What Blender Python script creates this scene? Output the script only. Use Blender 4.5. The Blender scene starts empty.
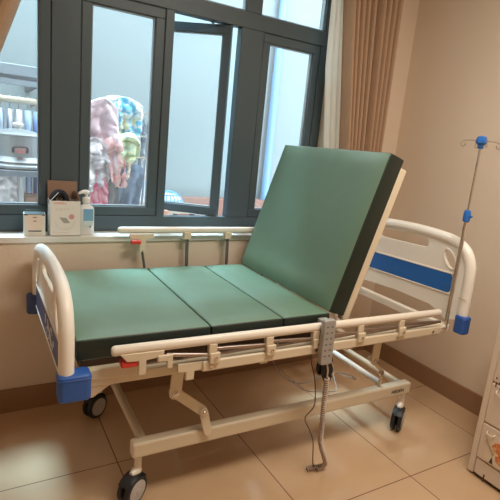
import bpy, bmesh, math, random
from mathutils import Vector, Matrix
random.seed(7)
S = bpy.context.scene
COL = S.collection
PI = math.pi

# ------------------------------------------------------------------ materials
def mat(name, col, rough=.5, metal=0.0, bump=0.0, bscale=40, spec=.5, var=0.0, vscale=6, trans=0, alpha=1, coat=0, sheen=0):
    m = bpy.data.materials.new(name); m.use_nodes = True
    nt = m.node_tree; b = nt.nodes['Principled BSDF']
    b.inputs['Base Color'].default_value = (*col, 1)
    b.inputs['Roughness'].default_value = rough
    b.inputs['Metallic'].default_value = metal
    b.inputs['Specular IOR Level'].default_value = spec
    b.inputs['Transmission Weight'].default_value = trans
    b.inputs['Alpha'].default_value = alpha
    b.inputs['Coat Weight'].default_value = coat
    b.inputs['Sheen Weight'].default_value = sheen
    tc = nt.nodes.new('ShaderNodeTexCoord')
    if var:
        n = nt.nodes.new('ShaderNodeTexNoise'); n.inputs['Scale'].default_value = vscale; n.inputs['Detail'].default_value = 4
        nt.links.new(tc.outputs['Object'], n.inputs['Vector'])
        mx = nt.nodes.new('ShaderNodeMix'); mx.data_type = 'RGBA'
        mx.inputs['A'].default_value = (*[c*(1-var) for c in col], 1)
        mx.inputs['B'].default_value = (*[min(1, c*(1+var)) for c in col], 1)
        nt.links.new(n.outputs['Fac'], mx.inputs['Factor']); nt.links.new(mx.outputs['Result'], b.inputs['Base Color'])
    if bump:
        n2 = nt.nodes.new('ShaderNodeTexNoise'); n2.inputs['Scale'].default_value = bscale; n2.inputs['Detail'].default_value = 3
        nt.links.new(tc.outputs['Object'], n2.inputs['Vector'])
        bp = nt.nodes.new('ShaderNodeBump'); bp.inputs['Strength'].default_value = bump; bp.inputs['Distance'].default_value = .01
        nt.links.new(n2.outputs['Fac'], bp.inputs['Height']); nt.links.new(bp.outputs['Normal'], b.inputs['Normal'])
    return m

M = {}
M['wall'] = mat('wall_paint', (.70, .57, .44), .75, bump=.08, bscale=60, var=.03, vscale=2)
M['ceil'] = mat('ceiling_paint', (.75, .70, .62), .8)
M['outwall'] = mat('outside_wall_paint', (.170, .226, .244), .85, bump=.03, bscale=20, var=.02, vscale=2)
M['base'] = mat('baseboard_tile', (.30, .165, .085), .35, var=.12, vscale=5)
M['sill'] = mat('sill_stone', (.72, .69, .62), .3, var=.03)
M['frame'] = mat('window_aluminium', (.066, .094, .108), .42, spec=.4)
M['gasket'] = mat('window_gasket', (.015, .017, .018), .6)
M['bead'] = mat('window_bead', (.22, .26, .27), .4)
M['glass'] = mat('window_glass', (.93, .98, 1), .02, spec=.3, alpha=.08)
M['steel'] = mat('stainless', (.62, .60, .58), .25, metal=1)
M['curtain'] = mat('curtain_fabric', (.43, .275, .17), .9, bump=.3, bscale=300, var=.08, vscale=30, sheen=.2)
M['lining'] = mat('curtain_lining', (.82, .82, .76), .9, bump=.2, bscale=200)
_nt = M['lining'].node_tree; _t = _nt.nodes.new('ShaderNodeBsdfTranslucent'); _t.inputs['Color'].default_value = (.8, .82, .78, 1)
_m = _nt.nodes.new('ShaderNodeMixShader'); _m.inputs[0].default_value = .45
_nt.links.new(_nt.nodes['Principled BSDF'].outputs[0], _m.inputs[1]); _nt.links.new(_t.outputs[0], _m.inputs[2])
_nt.links.new(_m.outputs[0], _nt.nodes['Material Output'].inputs['Surface'])
M['cream'] = mat('cream_enamel', (.70, .60, .44), .38, var=.02)
M['rail'] = mat('rail_enamel', (.82, .75, .64), .3)
M['plastic'] = mat('cream_plastic', (.90, .85, .76), .35)
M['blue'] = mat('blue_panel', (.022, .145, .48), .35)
M['bluedk'] = mat('navy_and_shaded_blue', (.035, .075, .22), .4)
M['bumper'] = mat('blue_plastic', (.025, .10, .38), .42)
M['chrome'] = mat('chrome', (.70, .66, .62), .18, metal=1)
M['linkm'] = mat('link_steel', (.40, .32, .28), .34, metal=1)
M['red'] = mat('red_plastic', (.62, .045, .03), .4)
M['black'] = mat('black_rubber', (.012, .012, .013), .5)
M['hub'] = mat('grey_hub', (.46, .43, .40), .45)
M['grey'] = mat('grey_plastic', (.36, .34, .31), .45)
M['greydk'] = mat('button_grey', (.12, .115, .11), .5)
M['cord'] = mat('cord_beige', (.56, .44, .35), .45)
M['wire'] = mat('wire_brown', (.10, .07, .05), .5)
M['dk'] = mat('dark_print', (.03, .025, .022), .6)
M['white'] = mat('white_plastic', (.80, .79, .75), .4)
M['chest'] = mat('chest_cream', (.74, .62, .50), .35, var=.03)
M['seam'] = mat('chest_seam', (.10, .06, .04), .7)
M['brass'] = mat('handle_metal', (.55, .45, .36), .35, metal=.8)

# mattress vinyl
def vinyl():
    m = mat('green_vinyl', (.13, .215, .14), .45, spec=.7)
    nt = m.node_tree; b = nt.nodes['Principled BSDF']
    tc = nt.nodes.new('ShaderNodeTexCoord')
    mp = nt.nodes.new('ShaderNodeMapping'); mp.inputs['Scale'].default_value = (1.2, 1, 1)
    n = nt.nodes.new('ShaderNodeTexNoise'); n.inputs['Scale'].default_value = 3.0; n.inputs['Detail'].default_value = 2; n.inputs['Distortion'].default_value = .6
    n2 = nt.nodes.new('ShaderNodeTexNoise'); n2.inputs['Scale'].default_value = 160; n2.inputs['Detail'].default_value = 1
    nt.links.new(tc.outputs['Object'], mp.inputs['Vector']); nt.links.new(mp.outputs['Vector'], n.inputs['Vector'])
    nt.links.new(tc.outputs['Object'], n2.inputs['Vector'])
    b1 = nt.nodes.new('ShaderNodeBump'); b1.inputs['Strength'].default_value = .25; b1.inputs['Distance'].default_value = .03
    b2 = nt.nodes.new('ShaderNodeBump'); b2.inputs['Strength'].default_value = .05; b2.inputs['Distance'].default_value = .002
    nt.links.new(n.outputs['Fac'], b1.inputs['Height']); nt.links.new(n2.outputs['Fac'], b2.inputs['Height'])
    nt.links.new(b1.outputs['Normal'], b2.inputs['Normal']); nt.links.new(b2.outputs['Normal'], b.inputs['Normal'])
    return m
M['vinyl'] = vinyl()

TILE, TX, TY = .609, -.838, -1.203
def floor_mat():
    m = mat('floor_tile', (.50, .32, .18), .20, spec=.8, coat=1)
    nt = m.node_tree; b = nt.nodes['Principled BSDF']; b.inputs['Coat IOR'].default_value = 1.75; b.inputs['Coat Roughness'].default_value = .13; N = nt.nodes.new; L = nt.links.new
    g = N('ShaderNodeNewGeometry'); mp = N('ShaderNodeMapping')
    mp.inputs['Location'].default_value = (-TX/TILE, -TY/TILE, 0); mp.inputs['Scale'].default_value = (1/TILE, 1/TILE, 1)
    L(g.outputs['Position'], mp.inputs['Vector'])
    br = N('ShaderNodeTexBrick'); br.offset = 0; br.squash = 1
    br.inputs['Scale'].default_value = 1; br.inputs['Brick Width'].default_value = 1; br.inputs['Row Height'].default_value = 1
    br.inputs['Mortar Size'].default_value = .0045; br.inputs['Mortar Smooth'].default_value = .2
    br.inputs['Color1'].default_value = (.60, .40, .235, 1); br.inputs['Color2'].default_value = (.64, .43, .255, 1)
    br.inputs['Mortar'].default_value = (.20, .10, .05, 1)
    L(mp.outputs['Vector'], br.inputs['Vector'])
    n = N('ShaderNodeTexNoise'); n.inputs['Scale'].default_value = 3; n.inputs['Detail'].default_value = 6; n.inputs['Distortion'].default_value = 1
    L(g.outputs['Position'], n.inputs['Vector'])
    mr = N('ShaderNodeMapRange'); mr.inputs['To Min'].default_value = .88; mr.inputs['To Max'].default_value = 1.12
    L(n.outputs['Fac'], mr.inputs['Value'])
    mx = N('ShaderNodeMix'); mx.data_type = 'RGBA'; mx.blend_type = 'MULTIPLY'; mx.inputs['Factor'].default_value = 1
    L(br.outputs['Color'], mx.inputs['A']); L(mr.outputs['Result'], mx.inputs['B']); L(mx.outputs['Result'], b.inputs['Base Color'])
    bp = N('ShaderNodeBump'); bp.inputs['Strength'].default_value = .25; bp.inputs['Distance'].default_value = .002; bp.invert = True
    L(br.outputs['Fac'], bp.inputs['Height']); L(bp.outputs['Normal'], b.inputs['Normal'])
    return m
M['floor'] = floor_mat()

def cloth_mat(name, cols, scale=9, rough=.85, thr=None):
    m = mat(name, cols[0], rough)
    if len(cols) > 1:
        nt = m.node_tree; b = nt.nodes['Principled BSDF']
        tc = nt.nodes.new('ShaderNodeTexCoord'); n = nt.nodes.new('ShaderNodeTexNoise'); n.inputs['Scale'].default_value = scale
        n.inputs['Detail'].default_value = 2; n.inputs['Distortion'].default_value = 1.2
        nt.links.new(tc.outputs['Object'], n.inputs['Vector'])
        r = nt.nodes.new('ShaderNodeValToRGB'); nt.links.new(n.outputs['Fac'], r.inputs['Fac'])
        k = len(cols); r.color_ramp.elements[0].color = (*cols[0], 1); r.color_ramp.elements[0].position = .33
        r.color_ramp.elements[1].color = (*cols[-1], 1); r.color_ramp.elements[1].position = .67
        for i in range(1, k-1):
            e = r.color_ramp.elements.new(.33+.34*i/(k-1)); e.color = (*cols[i], 1)
        nt.links.new(r.outputs['Color'], b.inputs['Base Color'])
    return m

# ------------------------------------------------------------------ helpers
class MB:
    def __init__(s): s.v = []; s.f = []
    def add(s, vs, fs):
        o = len(s.v); s.v += [tuple(p) for p in vs]; s.f += [tuple(i+o for i in f) for f in fs]; return s
    def box(s, lo, hi):
        x0, y0, z0 = lo; x1, y1, z1 = hi
        return s.add([(x0,y0,z0),(x1,y0,z0),(x1,y1,z0),(x0,y1,z0),(x0,y0,z1),(x1,y0,z1),(x1,y1,z1),(x0,y1,z1)],
                     [(0,3,2,1),(4,5,6,7),(0,1,5,4),(1,2,6,5),(2,3,7,6),(3,0,4,7)])
    def tube(s, pts, r, n=10, sx=1.0, up=None, closed=False):
        P = [Vector(p) for p in pts]; k = len(P); rings = []; prev = None
        for i in range(k):
            t = (P[(i+1) % k]-P[i-1]) if closed else (P[min(i+1, k-1)]-P[max(i-1, 0)])
            t.normalize()
            a = Vector(up) if up else (prev if prev is not None else (Vector((0,0,1)) if abs(t.z) < .9 else Vector((1,0,0))))
            a = a - t*a.dot(t)
            if a.length < 1e-5: a = Vector((1,0,0)) - t*t.x
            a.normalize(); prev = a; c = t.cross(a)
            rr = r[i] if isinstance(r, (list, tuple)) else r
            rings.append([P[i]+a*math.cos(2*PI*j/n)*rr+c*math.sin(2*PI*j/n)*rr*sx for j in range(n)])
        vs = [p for q in rings for p in q]; fs = []
        for i in range(k if closed else k-1):
            for j in range(n):
                a, b = i*n+j, i*n+(j+1) % n; i2 = (i+1) % k
                fs.append((a, i2*n+j, i2*n+(j+1) % n, b))
        if not closed: fs += [tuple(range(n)), tuple(reversed(range((k-1)*n, k*n)))]
        return s.add(vs, fs)
    def lathe(s, prof, c, axis=(0,0,1), n=28):
        ax = Vector(axis).normalized(); a = Vector((0,0,1)) if abs(ax.z) < .9 else Vector((1,0,0))
        a = (a-ax*a.dot(ax)).normalized(); b = ax.cross(a); c = Vector(c); vs = []; fs = []
        for r, h in prof:
            for j in range(n):
                t = 2*PI*j/n; vs.append(c+ax*h+(a*math.cos(t)+b*math.sin(t))*r)
        for i in range(len(prof)-1):
            for j in range(n):
                fs.append((i*n+j, i*n+(j+1) % n, (i+1)*n+(j+1) % n, (i+1)*n+j))
        fs += [tuple(reversed(range(n))), tuple(range((len(prof)-1)*n, len(prof)*n))]
        return s.add(vs, fs)
    def prism(s, poly, h, f):          # poly 2d, f(a,b,w)->3d, h=(w0,w1)
        n = len(poly); vs = [f(a, b, h[0]) for a, b in poly]+[f(a, b, h[1]) for a, b in poly]
        fs = [tuple(range(n)), tuple(reversed(range(n, 2*n)))]+[(i, i+n, (i+1) % n+n, (i+1) % n) for i in range(n)]
        return s.add(vs, fs)
    def obj(s, name, m, parent=None, bevel=0, smooth=True, seg=2, sub=0):
        me = bpy.data.meshes.new(name); me.from_pydata(s.v, [], s.f)
        bm = bmesh.new(); bm.from_mesh(me); bmesh.ops.recalc_face_normals(bm, faces=bm.faces[:]); bm.to_mesh(me); bm.free()
        return link(name, me, m, parent, bevel, smooth, seg, sub)

def link(name, me, m, parent=None, bevel=0, smooth=True, seg=2, sub=0):
    me.name = name
    if m is not None: me.materials.clear(); me.materials.append(M[m] if isinstance(m, str) else m)
    o = bpy.data.objects.new(name, me); COL.objects.link(o)
    if parent: o.parent = parent
    if smooth:
        me.polygons.foreach_set('use_smooth', [True]*len(me.polygons))
        me.set_sharp_from_angle(angle=math.radians(40))
    if bevel:
        b = o.modifiers.new('Bevel', 'BEVEL'); b.width = bevel; b.segments = seg; b.limit_method = 'ANGLE'; b.angle_limit = math.radians(35)
        b.harden_normals = False
    if sub:
        q = o.modifiers.new('Sub', 'SUBSURF'); q.levels = sub; q.render_levels = sub
    return o

def box(name, lo, hi, m, parent=None, bevel=.004, seg=2):
    return MB().box(lo, hi).obj(name, m, parent, bevel, seg=seg)
def tag(o, label=None, cat=None, group=None, kind=None):
    if label: o['label'] = label
    if cat: o['category'] = cat
    if group: o['group'] = group
    if kind: o['kind'] = kind
    return o
def empty(name, loc=(0,0,0), rz=0, label=None, cat=None, group=None, kind=None):
    o = bpy.data.objects.new(name, None); COL.objects.link(o); o.location = loc; o.rotation_euler = (0,0,rz)
    o.empty_display_size = .05
    return tag(o, label, cat, group, kind)
def struct(o): o['kind'] = 'structure'; return o

def curve_mesh(polys, extrude, bevel, f=None):
    """filled 2-d outlines (first outer, rest holes) extruded; returns mesh in the xy plane, thickness in z"""
    cu = bpy.data.curves.new('c', 'CURVE'); cu.dimensions = '2D'; cu.fill_mode = 'BOTH'; cu.extrude = extrude
    cu.bevel_depth = bevel; cu.bevel_resolution = 1; cu.offset = -bevel
    for p in polys:
        sp = cu.splines.new('POLY'); sp.points.add(len(p)-1); sp.use_cyclic_u = True
        for i, (a, b) in enumerate(p): sp.points[i].co = (a, b, 0, 1)
    ob = bpy.data.objects.new('c', cu); COL.objects.link(ob)
    dg = bpy.context.evaluated_depsgraph_get(); me = bpy.data.meshes.new_from_object(ob.evaluated_get(dg))
    bpy.data.objects.remove(ob); bpy.data.curves.remove(cu)
    if f:
        for v in me.vertices: v.co = f(v.co.x, v.co.y, v.co.z)
    return me
def text_mesh(txt, size, f, ext=.0006, ax='LEFT'):
    cu = bpy.data.curves.new('t', 'FONT'); cu.body = txt; cu.size = size; cu.extrude = ext; cu.align_x = ax; cu.resolution_u = 2
    ob = bpy.data.objects.new('t', cu); COL.objects.link(ob)
    dg = bpy.context.evaluated_depsgraph_get(); me = bpy.data.meshes.new_from_object(ob.evaluated_get(dg))
    bpy.data.objects.remove(ob); bpy.data.curves.remove(cu)
    for v in me.vertices: v.co = f(v.co.x, v.co.y, v.co.z)
    return me
def smooth_path(pts, n=8, closed=False):
    P = [Vector(p) for p in pts]; out = []; k = len(P)
    for i in range(k if closed else k-1):
        a = P[(i-1) % k] if (closed or i > 0) else P[0]*2-P[1]
        b = P[i]; c = P[(i+1) % k]
        d = P[(i+2) % k] if (closed or i+2 < k) else P[-1]*2-P[-2]
        for j in range(n):
            t = j/n
            out.append(.5*((2*b)+(c-a)*t+(2*a-5*b+4*c-d)*t*t+(3*b-a-3*c+d)*t**3))
    if not closed: out.append(P[-1])
    return out
def rrect(x0, y0, x1, y1, r, n=6):
    out = []
    for cx, cy, a0 in ((x1-r, y1-r, 0), (x0+r, y1-r, 90), (x0+r, y0+r, 180), (x1-r, y0+r, 270)):
        for i in range(n+1):
            a = math.radians(a0+90*i/n); out.append((cx+r*math.cos(a), cy+r*math.sin(a)))
    return out

# ------------------------------------------------------------------ room shell
XL, YB, H = -4.1, -4.3, 2.85
SZ = .916            # sill height
WX0, WX1, WT = -3.20, -.60, 2.62     # window opening
struct(box('floor', (XL-.2, YB-.2, -.12), (.2, .2, 0), 'floor', bevel=0))
struct(box('ceiling', (XL-.2, YB-.2, H), (.2, .2, H+.15), 'ceil', bevel=0))
struct(box('wall_right', (0, YB-.2, 0), (.2, .2, H), 'wall', bevel=0))
struct(box('wall_left', (XL-.2, YB-.2, 0), (XL, .2, H), 'wall', bevel=0))
struct(box('wall_rear', (XL, YB-.2, 0), (0, YB, H), 'wall', bevel=0))
w = MB().box((XL, 0, 0), (0, .2, SZ-.03)).box((XL, 0, SZ-.03), (WX0, .2, H)).box((WX1, 0, SZ-.03), (0, .2, H)).box((WX0, 0, WT), (WX1, .2, H))
struct(w.obj('wall_window', 'wall', smooth=False))
struct(box('trim_1', (WX0, -.012, SZ-.03), (WX1, .2, SZ), 'sill', bevel=.003))
struct(box('baseboard_window', (XL, -.012, 0), (-.012, 0, .127), 'base', bevel=.002))
struct(box('baseboard_right', (-.012, YB, 0), (0, -.0, .127), 'base', bevel=.002))

# ------------------------------------------------------------------ window
WY = .125
win = empty('window_1', (0, 0, 0), kind='structure')
def ring(mb, x0, x1, z0, z1, y0, y1, w=.05, wb=None):
    wb = wb or w
    mb.box((x0, y0, z0), (x1, y1, z0+wb)).box((x0, y0, z1-wb), (x1, y1, z1)).box((x0, y0, z0+wb), (x0+w, y1, z1-wb)).box((x1-w, y0, z0+wb), (x1, y1, z1-wb))
fr = MB()
fr.box((WX0, WY, SZ), (WX1, WY+.06, 1.0))                      # bottom rail
fr.box((WX0, WY, 2.102), (WX1, WY+.06, 2.19))                  # transom
fr.box((WX0, WY, WT-.06), (WX1, WY+.06, WT))
for a, b in ((WX0, WX0+.07), (-2.72, -2.672), (-2.248, -2.115), (-1.689, -1.642), (-1.236, -1.088), (-.664, WX1)):
    fr.box((a, WY, 1.0), (b, WY+.06, 2.102))
for a, b in ((WX0, WX0+.07), (-2.235, -2.13), (-1.217, -1.116), (-.655, WX1)):
    fr.box((a, WY, 2.19), (b, WY+.06, WT-.06))
fr.obj('window_frame', 'frame', win, .003)
def sash(x0, x1, z0, z1, parent, y0=WY+.004, y1=WY+.05, w=.048, local=False):
    m = MB(); ring(m, x0, x1, z0, z1, y0, y1, w)
    s_ = m.obj('casement_sash', 'frame', parent, .003)
    b = MB(); ring(b, x0+w, x1-w, z0+w, z1-w, y0+.014, y1-.008, .007)
    b.obj('glazing_bead', 'bead', s_, .001)
    box('glass_pane', (x0+w, y0+.022, z0+w), (x1-w, y0+.027, z1-w), 'glass', s_, 0)
    return s_
for x0, x1 in ((-2.668, -2.252), (-2.111, -1.693), (-1.084, -.668)):
    sash(x0, x1, 1.004, 2.098, win)
    g = MB(); ring(g, x0-.004, x1+.004, 1.0, 2.102, WY+.006, WY+.03, .004); g.obj('gasket', 'gasket', win)
# upper fixed lights
for x0, x1 in ((WX0+.07, -2.235), (-2.13, -1.217), (-1.116, -.655)):
    b = MB(); ring(b, x0, x1, 2.19, WT-.06, WY+.012, WY+.04, .008); b.obj('glazing_bead', 'bead', win, .001)
    box('glass_pane', (x0, WY+.024, 2.19), (x1, WY+.029, WT-.06), 'glass', win, 0)
# the open casement, swung outwards on its right-hand stay
os_ = sash(-.42, 0, 1.006, 2.100, win, y0=0, y1=.045)
os_.location = (-1.300, WY+.005, 0); os_.rotation_euler = (0, 0, -math.radians(36))
st = MB(); st.tube([(-1.30, WY+.03, 2.098), (-1.38, WY+.10, 2.097)], .005, 6).tube([(-1.42, WY+.03, 2.099), (-1.36, WY+.09, 2.097)], .005, 6)
st.tube([(-1.30, WY+.03, 1.003), (-1.40, WY+.11, 1.002)], .005, 6)
st.obj('friction_stay', 'steel', win)

# ------------------------------------------------------------------ outside shaft
struct(box('wall_outside', (-5.2, 1.9, -.5), (1.8, 2.1, 3.5), 'outwall', bevel=0))
struct(box('trim_2', (-5.2, 1.78, -.5), (1.8, 1.9, .904), mat('terracotta_ledge', (.20, .105, .085), .8, var=.15, vscale=12, bump=.2), bevel=.004))
struct(box('floor_outside', (-5.2, .2, -.62), (1.8, 2.1, -.5), mat('outside_concrete', (.5, .5, .48), .9, var=.1), bevel=0))
struct(box('wall_outside_left', (-5.4, .2, -.5), (-5.2, 2.1, 3.5), 'outwall', bevel=0))
struct(box('wall_outside_right', (1.8, .2, -.5), (2.0, 2.1, 3.5), 'outwall', bevel=0))
struct(box('wall_outer_face', (-5.2, .2, -.5), (XL-.2, .24, 3.3), 'outwall', bevel=0))
struct(box('trim_3', (WX0, .185, SZ-.02), (WX1, .30, SZ+.045), 'sill', bevel=.004))

pp = MB().tube([(.095, 1.84, -.5), (.095, 1.84, 3.4)], .042, 16)
pipe = pp.obj('downpipe', mat('pale_blue_pvc', (.13, .27, .46), .4))
for z in (.4, 3.15): box('pipe_clip', (.045, 1.80, z), (.145, 1.9, z+.03), 'white', pipe, .003)
tag(pipe, 'pale blue vertical drainpipe on the outside wall, seen through the right-hand window', 'pipe')

cb = MB().box((-3.6, .98, 1.735), (-2.18, 1.06, 1.80)).box((-3.6, .99, 1.68), (-2.18, 1.05, 1.712)).box((-3.6, 1.01, 1.71), (-2.18, 1.04, 1.74))
o = cb.obj('canopy_beam', mat('beam_greyblue', (.30, .38, .45), .5), None, .004)
for x in (-3.55, -2.20): box('bracket', (x-.02, 1.04, 1.70), (x+.02, 1.9, 1.78), 'frame', o, .002)
tag(o, 'grey-blue metal beam outside, crossing the left window above the clothes rail', 'beam')

rod = MB().tube([(-3.6, 1.25, 1.598), (-2.16, 1.25, 1.598)], .021, 12).obj('clothes_rail', mat('rail_beige', (.55, .50, .38), .5))
for x in (-3.5, -2.17): MB().tube([(x, 1.25, 1.598), (x, 1.9, 1.598)], .010, 8).obj('bracket', 'frame', rod)
tag(rod, 'beige horizontal clothes rail outside, above the aluminium steamer pot', 'clothes rail')

def cloth(name, m, x_l, x_r, z_t, z_b, y, folds=5, amp=.018, taper=0.0, skew=0.0, hang=.12, seedv=0, rag=.02, nx=44, nz=44):
    """cloth draped over a bar: front panel, rolled top, short rear panel, with folds and thickness"""
    rnd = random.Random(seedv); ph = [rnd.uniform(0, 6.28) for _ in range(4)]
    vs = []; rows = []
    H_ = z_t-z_b
    prof = [('b', hang), ('b', hang*.5), ('b', .02), ('t', -.7), ('t', 0), ('t', .7)]+[('f', H_*i/nz) for i in range(1, nz+1)]
    from mathutils import noise
    for kind, d in prof:
        row = []
        for i in range(nx+1):
            s = i/nx; t = d/H_ if kind == 'f' else 0
            cx = (x_l+x_r)/2+skew*t; w_ = (x_r-x_l)*(1+taper*t)
            x = cx+(s-.5)*w_+.010*math.sin(3.1*t+ph[3])
            f = amp*(math.sin(folds*2*PI*(s+.25*t*math.sin(ph[1]))+ph[0]+1.5*t)+.5*math.sin(folds*3.7*s+ph[1]-3*t))*(.3+.7*min(1, t*2.0))
            nv = noise.noise(Vector((x*10+seedv*3.1, t*4.5, seedv*1.7))); nw = noise.noise(Vector((x*22, t*11, seedv*2.3+5)))
            f += amp*(1.4*nv+1.3*nw); ed = -.045*abs(2*s-1)**3*(1-t)+.025*nv
            if kind == 'f':
                z = z_t-d+ed-(rag*(math.sin(5*s+ph[2]+2)+1.2*nv)*t if t > .6 else 0); yy = y-.022-.01*t+f
            elif kind == 't':
                z = z_t+.018*math.cos(d)+ed; yy = y-.022*math.sin(d)+f*.5
            else:
                z = z_t-d+ed; yy = y+.024+f*.4
            row.append((x, yy, z))
        rows.append(row)
    n = nx+1; vs = [p for r in rows for p in r]
    fs = [(a*n+i, a*n+i+1, (a+1)*n+i+1, (a+1)*n+i) for a in range(len(rows)-1) for i in range(nx)]
    me = bpy.data.meshes.new(name); me.from_pydata(vs, [], fs)
    o = link(name, me, m)
    so = o.modifiers.new('Solid', 'SOLIDIFY'); so.thickness = .004
    return o
# hanging light-blue laundry on the rail at the far left
hl = [(-2.42, (.45, .58, .76), 'pale blue shirt hanging at the far left of the outside rail'),
      (-2.365, (.62, .66, .74), 'greyish white shirt hanging second from left on the outside rail'),
      (-2.31, (.72, .74, .76), 'white shirt hanging in the middle of the outside rail, above the pot lid'),
      (-2.255, (.38, .54, .78), 'mid blue shirt hanging second from right on the outside rail'),
      (-2.20, (.30, .45, .70), 'darker blue shirt hanging at the right end of the outside rail')]
for i, (x, c, lb) in enumerate(hl):
    r = empty('hanging_shirt', (x, 1.25, 1.592), label=lb, cat='shirt', group='shirts on the outside rail')
    mb = MB(); n1 = 14; vs = []
    prof = [(0.000, .012), (.03, .05), (.06, .085), (.10, .10), (.2, .085), (.42, .09), (.62, .095)]
    for d, hw in prof:
        for j in range(n1):
            a = 2*PI*j/n1; vs.append(((.016+.008*math.sin(3*a+i))*math.cos(a), hw*math.sin(a)*1.3, -.055-d))
    fs = [(k*n1+j, k*n1+(j+1) % n1, (k+1)*n1+(j+1) % n1, (k+1)*n1+j) for k in range(len(prof)-1) for j in range(n1)]
    mb.add(vs, fs).obj('shirt_body', cloth_mat('shirt_cloth', [c]), r)
    MB().tube(smooth_path([(0, 0, -.055), (0, 0, .0), (0, -.018, .022), (0, .0, .036), (0, .02, .022)], 4), .003, 6).obj('hanger', 'steel', r)

# rack with the steamer pot
rk = empty('metal_rack', (-2.33, .98, -.5), label='grey metal rack outside the left window, carrying the steamer pot', cat='rack')
alu = mat('aluminium', (.36, .41, .44), .45, metal=.6, bump=.04, bscale=5)
rkm = mat('rack_metal', (.20, .26, .32), .4, metal=.4)
box('shelf_board', (-.42, -.19, 1.625), (.225, .19, 1.662), rkm, rk)
box('shelf_board', (-.42, -.19, .60), (.225, .19, .625), rkm, rk)
for x in (-.40, .0, .205):
    for y in (-.17, .17):
        if x == .0 and y > 0: continue
        MB().tube([(x, y, 0), (x, y, 1.625)], .012, 8).obj('leg', mat('leg_pale', (.42, .48, .52), .4), rk)
pot = empty('steamer_pot', (-2.335, .975, 1.165), label='large two-tier aluminium steamer pot with a lid, on the rack outside the left window', cat='pot'); pot.scale = (1.17, 1.17, 1)
MB().lathe([(.105, 0), (.150, .006), (.152, .02), (.140, .035), (.148, .045), (.135, .060), (.118, .075), (.118, .078)], (0, 0, 0)).obj('pot_base', alu, pot)
MB().lathe([(.116, .078), (.118, .09), (.120, .20), (.125, .204), (.125, .210), (.118, .212)], (0, 0, 0)).obj('steamer_tier', alu, pot)
ld = MB().lathe([(.126, .210), (.122, .218), (.08, .236), (.03, .246), (.012, .247)], (0, 0, 0)).obj('lid', alu, pot)
MB().lathe([(.012, .247), (.012, .256), (.024, .262), (.028, .275), (.018, .285), (.004, .287)], (0, 0, 0), n=16).obj('knob', 'white', ld)
MB().tube(smooth_path([(-.034, -.122, .105), (-.032, -.146, .135), (0, -.150, .142), (.032, -.146, .135), (.034, -.122, .105)], 4), .006, 8).obj('handle', 'black', pot)
box('handle_grip', (-.02, -.147, .100), (.024, -.118, .122), mat('faded_red', (.55, .22, .24), .5), pot, .004)
cx = MB(); 
o = empty('cardboard_carton', (-2.215, .96, .125), label='brown cardboard carton below the pot, low in the left window', cat='carton')
cbm = mat('cardboard', (.34, .21, .15), .8, var=.08, vscale=20)
box('carton_body', (-.085, -.10, 0), (.045, .12, .86), cbm, o, .003)
MB().box((-.085, -.101, .858), (-.022, .12, .864)).box((-.018, -.101, .858), (.045, .12, .864)).obj('flap', cbm, o)
o = cloth('plastic_sack', cloth_mat('sack_white', [(.55, .56, .58), (.78, .80, .84), (.62, .63, .68)], 14), -2.52, -2.34, 1.13, .80, .93, 3, .02, seedv=3)
tag(o, 'crumpled whitish sack hanging under the pot shelf, lower left corner of the left window', 'sack')

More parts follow.
